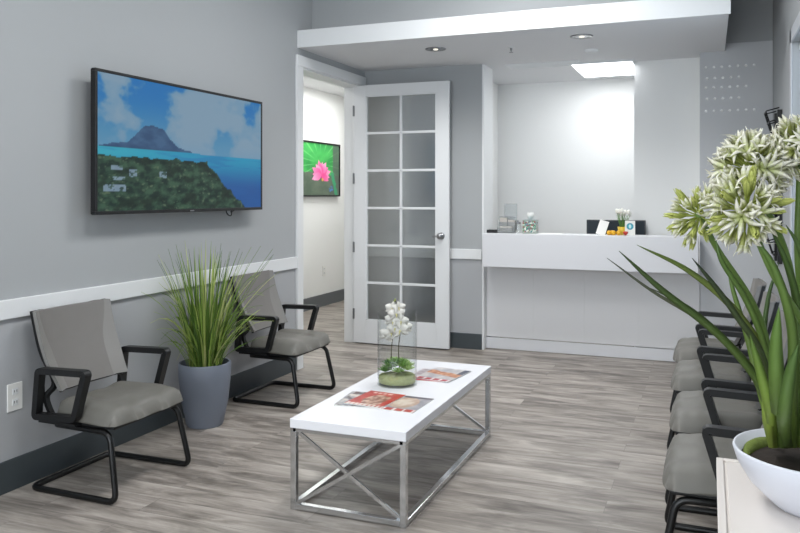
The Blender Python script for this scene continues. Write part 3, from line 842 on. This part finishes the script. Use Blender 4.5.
# ------------------------------------------------------------------ glass vase and orchids
vx, vy, vr, vh = -1.583, 3.945, .108, .395
gv = obj('glass_vase', lathe(B(), [(0, 0), (vr, 0), (vr, vh), (vr - .004, vh), (vr - .004, .012), (0, .012)], 64, c=(vx, vy, zt2), cap=False), M_glass, smooth=False, auto=40)
tag(gv, 'tall clear glass cylinder vase standing on the coffee table', 'vase')
oc = thing('orchid_arrangement', 'white orchids over green succulents on moss inside the glass vase', 'flower arrangement', (vx, vy, zt2 + .013))
bm = B(); pr = [(0, 0), (vr - .008, 0), (vr - .006, .025), (vr - .008, .045), (.06, .055), (0, .06)]
lathe(bm, [(0, 0), (vr - .008, 0), (vr - .006, .02), (vr - .010, .036), (.06, .045), (0, .05)], 40, cap=False)
for v in bm.verts:
    if v.co.z > .02: v.co += Vector((0, 0, .006 * nz(v.co.x, v.co.y, 30)))
obj('moss_bed', bm, mat('pale moss', 'a3a878', .95, bump=1, bscale=150, var=.3, vscale=50), oc, smooth=True)
orr = random.Random(11)
for k in range(15):
    a = k * 2.4; r = .012 + .067 * math.sqrt((k + .5) / 15); c = Vector((math.cos(a) * r * .9, math.sin(a) * r * .9, .045 + .045 * (1 - k / 15) + .025 * orr.random()))
    bm = B(); g = [lin(h) for h in ('86ad58', '9cc06a', '6d9450', 'b4cb86', '5d8450')][k % 5]
    for layer in range(3):
        for q in range(7 - layer):
            b = q * 2 * PI / (7 - layer) + layer * .5; L_ = .044 - .010 * layer; tilt = .35 + .4 * layer
            d = Vector((math.cos(b) * math.cos(tilt), math.sin(b) * math.cos(tilt), math.sin(tilt)))
            ribbon(bm, [c + d * (L_ * i / 4) + Vector((0, 0, .004 * (i / 4) ** 2)) for i in range(5)], lambda t: .017 * math.sin(PI * (.15 + .8 * t)) + .001, col=g, tipcol=tuple(min(1, x * 1.3) for x in g), thick=.002)
    obj('succulent', bm, M_leaf, oc)
# flower spikes
def orchid_flower(bm, c, face, s, rot=0):
    face = face.normalized(); r = face.cross(Vector((0, 0, 1))).normalized(); u = r.cross(face)
    wh = lin('f4f2ec')
    for k, (a, L_, W2) in enumerate(((PI / 2, 1, .62), (PI / 2 + 2.1, 1, .6), (PI / 2 - 2.1, 1, .6), (.25, 1.05, 1.05), (PI - .25, 1.05, 1.05))):
        a += rot; d = r * math.cos(a) + u * math.sin(a)
        ribbon(bm, [c + d * (s * L_ * i / 5) + face * (.12 * s * math.sin(i / 5 * 2.2)) for i in range(6)], lambda t, W2=W2: s * W2 * math.sin(PI * (.1 + .86 * t)) , normal_hint=face, fold=.12, col=wh, thick=.0006)
    ribbon(bm, [c + face * (.1 * s), c + face * (.45 * s) - u * .15 * s, c + face * (.5 * s) - u * .4 * s], lambda t: s * .25 * (1 - t) + .002, normal_hint=u, col=lin('e3dca0'))
spikes = [[(-.03, -.01, .07), (-.03, -.01, .16), (-.025, 0, .25), (-.005, 0, .34), (.004, 0, .40), (-.01, 0, .44)],
          [(.01, .01, .07), (.008, .0, .18), (.018, 0, .27), (.022, 0, .33), (.028, -.0, .37)]]
for sp_ in spikes:
    bm = B(); tube(bm, smoothpath(sp_, 6), .0028, 8); obj('stem', bm, mat('orchid stem', '4e4a30', .5), oc, smooth=True)
fpos = [(-.052, -.02, .252, .030), (-.022, -.03, .268, .030), (.032, -.03, .285, .032), (.002, -.03, .300, .030), (-.015, -.025, .335, .030), (.030, -.02, .332, .028),
        (.004, -.02, .372, .030), (-.024, -.015, .398, .026), (.014, -.01, .405, .024), (.0, -.01, .365, .02), (.05, -.01, .30, .026)]
for k, (x, y, z, s) in enumerate(fpos):
    bm = B(); orchid_flower(bm, Vector((x, y, z)), Vector((.35 + .3 * orr.uniform(-1, 1), -1, .15 * orr.uniform(-1, 1))), s * 1.55, orr.uniform(-.3, .3)); obj('orchid_flower', bm, M_petal, oc)
for (x, y, z) in ((-.012, 0, .442), (-.02, .0, .43)):
    bm = B(); lathe(bm, [(0, -.008), (.006, 0), (.005, .008), (0, .012)], 10, c=(x, y, z), cap=False); obj('bud', bm, mat('green bud', '9aa568', .5) , oc, smooth=True)

# ------------------------------------------------------------------ wire magazine rack on the right wall
rk = thing('wire_magazine_rack', 'tall black wire magazine rack mounted on the right wall beyond the window', 'magazine rack', (WR, 6.42, .95))
bm = B()
for y in (-.14, .14):
    box(bm, -.034, y - .014, 0, -.002, y + .014, 1.12, bev=.003)
obj('side_rail', bm, M_blackm, rk)
for k in range(4):
    z = .06 + k * .295; bm = B()
    for zz, dep in ((z, .055), (z + .09, .085), (z + .17, .105)):
        tube(bm, fillet([(-.02, -.14, zz + .02), (-dep, -.13, zz), (-dep, .13, zz), (-.02, .14, zz + .02)], .03, 4), .005, 6)
    for y in (-.1, -.05, 0, .05, .1):
        tube(bm, [(-.02, y, z - .01), (-.055, y, z), (-.105, y, z + .17)], .003, 6)
    obj('wire_pocket', bm, M_blackm, rk)

# ------------------------------------------------------------------ white side table, bowl of agapanthus
st = thing('side_table', 'white side table beside the nearest right chair, carrying the bowl of flowers', 'table', (.242, 1.785, 0))
M_cream = mat('cream white lacquer', 'e3dcd6', .3)
bm = B(); box(bm, -.225, -.56, .69, .225, .56, .714, bev=.003)
obj('tabletop', bm, M_cream, st)
bm = B()
for a in ((-.225, -.56, -.207, .56), (.207, -.56, .225, .56), (-.207, -.56, .207, -.542), (-.207, .542, .207, .56)): box(bm, a[0], a[1], .7142, a[2], a[3], .72, bev=.0015)
obj('edge_lip', bm, M_cream, st)
obj('inset_panel', bx(-.200, -.535, .7142, .200, .535, .7185, bev=.001), M_cream, st)
for a in (-1, 1):
    for b in (-1, 1): obj('leg', bx(a * .195 - .022, b * .53 - .022, 0, a * .195 + .022, b * .53 + .022, .64, bev=.003), M_cream, st)
bm = B(); box(bm, -.2, -.535, .62, .2, .535, .69); obj('apron', bm, M_cream, st)

bz = .7187; bxc, byc = .232, 2.05
ag = thing('potted_agapanthus', 'white agapanthus with long strap leaves in a white bowl on the side table', 'potted plant', (bxc, byc, bz))
o0 = Vector((bxc, byc, bz))
prof = [(0, 0), (.085, 0), (.10, .012), (.145, .055), (.172, .10), (.181, .13), (.179, .135), (.174, .134), (.163, .10), (.0, .085)]
obj('bowl', lathe(B(), prof, 64, cap=False), M_bowl, ag, smooth=True)
bm = B(); lathe(bm, [(0, .112), (.08, .112), (.166, .105)], 40, cap=False)
obj('soil', bm, M_soil, ag, smooth=True)
for k, (a0, a1) in enumerate(((1.9, 3.2), (3.9, 5.2))):
    bm = B(); pts = [(math.cos(a0 + (a1 - a0) * i / 10) * .148, math.sin(a0 + (a1 - a0) * i / 10) * .148, .108) for i in range(11)]
    tube(bm, pts, lambda t: .004 + .014 * math.sin(PI * t), 10); obj('moss', bm, M_moss, ag, smooth=True)

def leaf(pix, w, col, tip=None):
    """pix: (px, py, depth) from root to tip"""
    pts = smoothpath([A(*p) - o0 for p in pix], 7)
    bm = B()
    ribbon(bm, pts, lambda t: w * 1.12 * (min(1, .6 + t * 1.2)) * (1 - t ** 4) + .0012, normal_hint=(-.1, -1, .35), fold=.3, col=tuple(min(1, x * k_) for x, k_ in zip(lin(col), (1.5, 1.25, 1.1))), tipcol=lin(tip or col), thick=.0012)
    obj('leaf', bm, M_leaf, ag)
root = lambda dx, dd=0: (790 + dx, 447, 1.86 + dd)
leaf([root(0), (764, 390, 1.80), (722, 338, 1.74), (662, 290, 1.70), (619, 251, 1.68)], .016, '50702f', '3a4a2c')
leaf([root(-6), (755, 372, 1.82), (708, 326, 1.80), (652, 291, 1.78), (607, 258, 1.76)], .0075, '5d6b4a', '4c5148')
leaf([root(6), (772, 370, 1.78), (738, 314, 1.74), (690, 272, 1.70), (637, 245, 1.66)], .0145, '6f8440', '5d7236')
leaf([root(-10), (752, 375, 1.86), (722, 336, 1.86), (688, 307, 1.84), (650, 288, 1.82)], .009, '4b6231', '3c4c2f')
leaf([root(-4), (764, 360, 1.72), (738, 318, 1.68), (714, 285, 1.66), (692, 258, 1.64)], .012, '40552e', '2f3c2a')
leaf([root(2), (766, 350, 1.76), (746, 300, 1.74), (722, 262, 1.72), (716, 240, 1.72)], .012, '57753a')
leaf([root(-14), (762, 400, 1.90), (748, 340, 1.93), (733, 290, 1.95), (727, 262, 1.96)], .012, '64823f')
leaf([root(-8), (778, 400, 1.66), (776, 350, 1.62), (779, 307, 1.60)], .028, '56753a', '64853d')
leaf([root(-16), (770, 410, 1.70), (760, 370, 1.68), (750, 335, 1.66)], .020, '7a9a45', '5d7d3a')
leaf([root(4), (792, 400, 1.68), (792, 330, 1.64), (775, 270, 1.62), (752, 235, 1.62)], .018, '5c7a3b')
leaf([root(10), (800, 380, 1.72), (798, 310, 1.70), (786, 262, 1.68), (770, 228, 1.68)], .015, '48642f')
leaf([root(16), (812, 370, 1.78), (812, 300, 1.76), (800, 250, 1.74), (786, 225, 1.74)], .014, '53703a')
leaf([root(20), (820, 380, 1.84), (838, 300, 1.84), (850, 250, 1.84)], .018, '4c6a34')
leaf([root(26), (830, 390, 1.9), (855, 330, 1.9), (875, 300, 1.88)], .018, '4c6a34')
leaf([root(12), (808, 420, 1.66), (812, 380, 1.62), (806, 340, 1.60)], .024, '6b8b40')
leaf([root(-2), (784, 420, 1.64), (790, 375, 1.60), (798, 345, 1.58)], .024, '4f6d35')
leaf([root(-18), (768, 420, 1.74), (766, 392, 1.74), (758, 360, 1.74)], .020, '86a34e', '6c8c42')
leaf([root(0), (774, 410, 1.92), (764, 350, 1.96), (768, 300, 2.0), (779, 262, 2.02)], .012, '3f5a2c')

fr_ = random.Random(21)
def floret_mesh(kind, seed):
    """trumpet floret along +z: green-yellow tube opening into six white petals; kind 0 open, 1 half, 2 bud"""
    r = random.Random(seed); bm = B(); lay = bm.loops.layers.float_color.new('Col')
    L_ = {0: .034, 1: .038, 2: .042}[kind]; ped = .030
    base = lin('a9b457'); mid = lin('c9cf7e') if kind else lin('dce2a6'); wh = lin('f8f6e8')
    if kind == 2: wh = lin('cfd57c'); mid = lin('bcc668')
    tube(bm, [(0, 0, 0), (0, 0, ped + .002)], .0017, 6)
    for f in bm.faces:
        for l in f.loops: l[lay] = (*base, 1)
    for k in range(6):
        a = k * PI / 3 + r.uniform(-.2, .2); d = Vector((math.cos(a), math.sin(a), 0)); z0 = Vector((0, 0, ped))
        op = {0: .030, 1: .013, 2: .001}[kind] * r.uniform(.75, 1.3); zz = r.uniform(.85, 1.1)
        tw = Vector((-d.y, d.x, 0)) * r.uniform(-.006, .006)
        if kind == 0: pts = [z0 + d * .001, z0 + Vector((0, 0, L_ * .35)) + d * .0045, z0 + Vector((0, 0, L_ * .75 * zz)) + d * (.006 + op * .4), z0 + Vector((0, 0, L_ * .85 * zz)) + d * (.004 + op) + tw]
        else: pts = [z0 + d * .001, z0 + Vector((0, 0, L_ * .4)) + d * .0045, z0 + Vector((0, 0, L_ * .8)) + d * (.0045 + op * .45), z0 + Vector((0, 0, L_ * 1.0 * zz)) + d * (.001 + op) + tw]
        pts = smoothpath(pts, 3); n = len(pts); rows = []
        s = Vector((-math.sin(a), math.cos(a), 0))
        for i, p in enumerate(pts):
            t = i / (n - 1); w = (.0020 + .0032 * math.sin(PI * min(1, t * .85))) * (1 - t ** 4 * .9) * (.75 if kind == 2 else 1)
            rows.append([bm.verts.new(p - s * w), bm.verts.new(p - d * .0008), bm.verts.new(p + s * w), bm.verts.new(p + d * .0008)])
        for i in range(n - 1):
            t = i / (n - 1); c = mixc(base, mid, t * 3) if t < .33 else mixc(mid, wh, (t - .33) * 3)
            for j in range(4):
                f = bm.faces.new((rows[i][j], rows[i][(j+1) % 4], rows[i+1][(j+1) % 4], rows[i+1][j])); f.smooth = True
                for l in f.loops: l[lay] = (*c, 1)
    bmesh.ops.recalc_face_normals(bm, faces=bm.faces[:])
    me = bpy.data.meshes.new('floret'); bm.to_mesh(me); bm.free(); me.materials.append(M_petal); return me
FL = {k: [floret_mesh(k, 10 * k + s) for s in range(3)] for k in range(3)}
def umbel(pix, d, stem_pix, axis, n, kinds, scale=1.0, spread=1.9, seed=0):
    r = random.Random(seed); c = A(pix[0], pix[1], d) - o0; ax = Vector(axis).normalized()
    bm = B(); tube(bm, smoothpath([A(*p) - o0 for p in stem_pix] + [c], 8), lambda t: .0088 - .0025 * t, 12)
    obj('stem', bm, bpy.data.materials.get('agapanthus stem') or mat('agapanthus stem', '5f7a36', .45, var=.15, vscale=20), ag, smooth=True)
    hb = B(); lathe(hb, [(0, -.012), (.008, -.008), (.013, 0), (.01, .008), (0, .012)], 12, c=c, cap=False)
    head = obj('flower_head', hb, bpy.data.materials['agapanthus stem'], ag, smooth=True)
    q = ax.to_track_quat('Z', 'Y')
    for k in range(n):
        z = 1 - (k + .5) / n * spread; rad = math.sqrt(max(0, 1 - z * z)); a = k * 2.39996 + r.uniform(-.2, .2)
        dr = q @ Vector((rad * math.cos(a), rad * math.sin(a), z)).normalized()
        dr = (dr + Vector([r.uniform(-.15, .15) for _ in range(3)])).normalized()
        me = FL[r.choice(kinds)][r.randrange(3)]
        o = bpy.data.objects.new('floret', me); C.objects.link(o); o.parent = head
        sc = scale * r.uniform(.88, 1.15)
        o.matrix_local = Matrix.Translation(c + dr * .006) @ dr.to_track_quat('Z', 'X').to_matrix().to_4x4() @ Matrix.Rotation(r.random() * 6, 4, 'Z') @ Matrix.Scale(sc, 4)
umbel((746, 211), 1.64, [(840, 447, 1.84), (828, 378, 1.76), (802, 322, 1.70), (772, 272, 1.66)], (-.25, -.75, .15), 46, [0, 0, 1, 1, 2], 1.15, 1.35, 1)
umbel((700, 216), 1.74, [(778, 446, 1.90), (768, 350, 1.86), (752, 302, 1.82), (718, 250, 1.78)], (-1, -.3, .1), 36, [2, 2, 2, 1], .92, 1.2, 2)
umbel((751, 170), 1.80, [(800, 446, 1.96), (800, 350, 1.92), (788, 260, 1.86), (760, 195, 1.80)], (-.2, -.5, .9), 54, [0, 0, 1, 1], 1.22, 1.6, 3)
umbel((800, 150), 1.78, [(812, 446, 1.88), (806, 350, 1.86), (798, 260, 1.80), (799, 190, 1.79)], (.1, -.5, .9), 56, [0, 0, 1, 0], 1.08, 1.6, 4)

# ------------------------------------------------------------------ light
def area(name, loc, size, power, rot=(0, 0, 0), col=(1, 1, 1), spread=PI):
    l = bpy.data.lights.new(name, 'AREA'); l.shape = 'RECTANGLE'; l.size, l.size_y = size; l.energy = power; l.color = col; l.spread = spread
    o = bpy.data.objects.new(name, l); C.objects.link(o); o.location = loc; o.rotation_euler = rot; return o
for i, (x, y) in enumerate(((-1.3, .2), (-1.3, 2.4), (-1.3, 4.6))):
    t = thing('ceiling_light_panel', ['square light panel in the main ceiling behind the viewer', 'square light panel in the main ceiling above the viewer', 'square light panel in the main ceiling above the coffee table'][i], 'ceiling light', (x, y, ZC), 0, 'main ceiling light panels')
    f_ = B()
    for a in ((-.31, -.61, -.30, .61), (.30, -.61, .31, .61), (-.30, -.61, .30, -.60), (-.30, .60, .30, .61)): box(f_, a[0], a[1], -.02, a[2], a[3], 0)
    obj('light_frame', f_, M_trim, t); obj('diffuser', bx(-.30, -.60, -.014, .30, .60, -.004), M_lamp, t)
    area('ceiling_lamp', (x, y, ZC - .03), (.6, 1.2), (20, 24, 34)[i], col=(1, .99, .97))
area('desk_lamp_panel', (-.925, 7.74, ZS - .03), (.52, .76), 8.5, col=(1, 1, 1))
area('hall_lamp', (-4.0, 8.6, 2.77), (.6, 1.6), 34, col=(1, .99, .97))
area('hall_lamp_near', (-4.0, 6.0, 2.77), (.6, .9), 10, col=(1, .99, .97))
area('window_daylight', (1.6, (wy0 + wy1) / 2, 1.9), (2.4, 2.4), 60, rot=(0, math.radians(90), 0), col=(.85, .93, 1))
area('front_fill_light', (-1.4, WF - .25, 1.75), (3.0, 2.0), 145, rot=(-PI / 2, 0, PI), col=(.95, .98, 1))  # added fill from behind the camera, brightens desk, pier, panel and door

w = bpy.data.worlds.new('World'); bpy.context.scene.world = w; w.use_nodes = True
nt = w.node_tree; bg = nt.nodes['Background']
bg.inputs[0].default_value = (.62, .78, 1, 1); bg.inputs[1].default_value = 1.6

# ------------------------------------------------------------------ camera
cam = bpy.data.cameras.new('camera'); co = bpy.data.objects.new('camera', cam); C.objects.link(co)
co.location = (0, 0, CH); co.rotation_euler = (PI / 2, 0, YAW)
cam.sensor_width = 36; cam.lens = F / 800 * 36
cam.shift_y = -(266.5 - Y0) / 800
cam.clip_start = .05
bpy.context.scene.camera = co
vs = bpy.context.scene.view_settings
vs.view_transform = 'Standard'; vs.look = 'None'; vs.exposure = 0; vs.gamma = 1; vs.use_curve_mapping = False
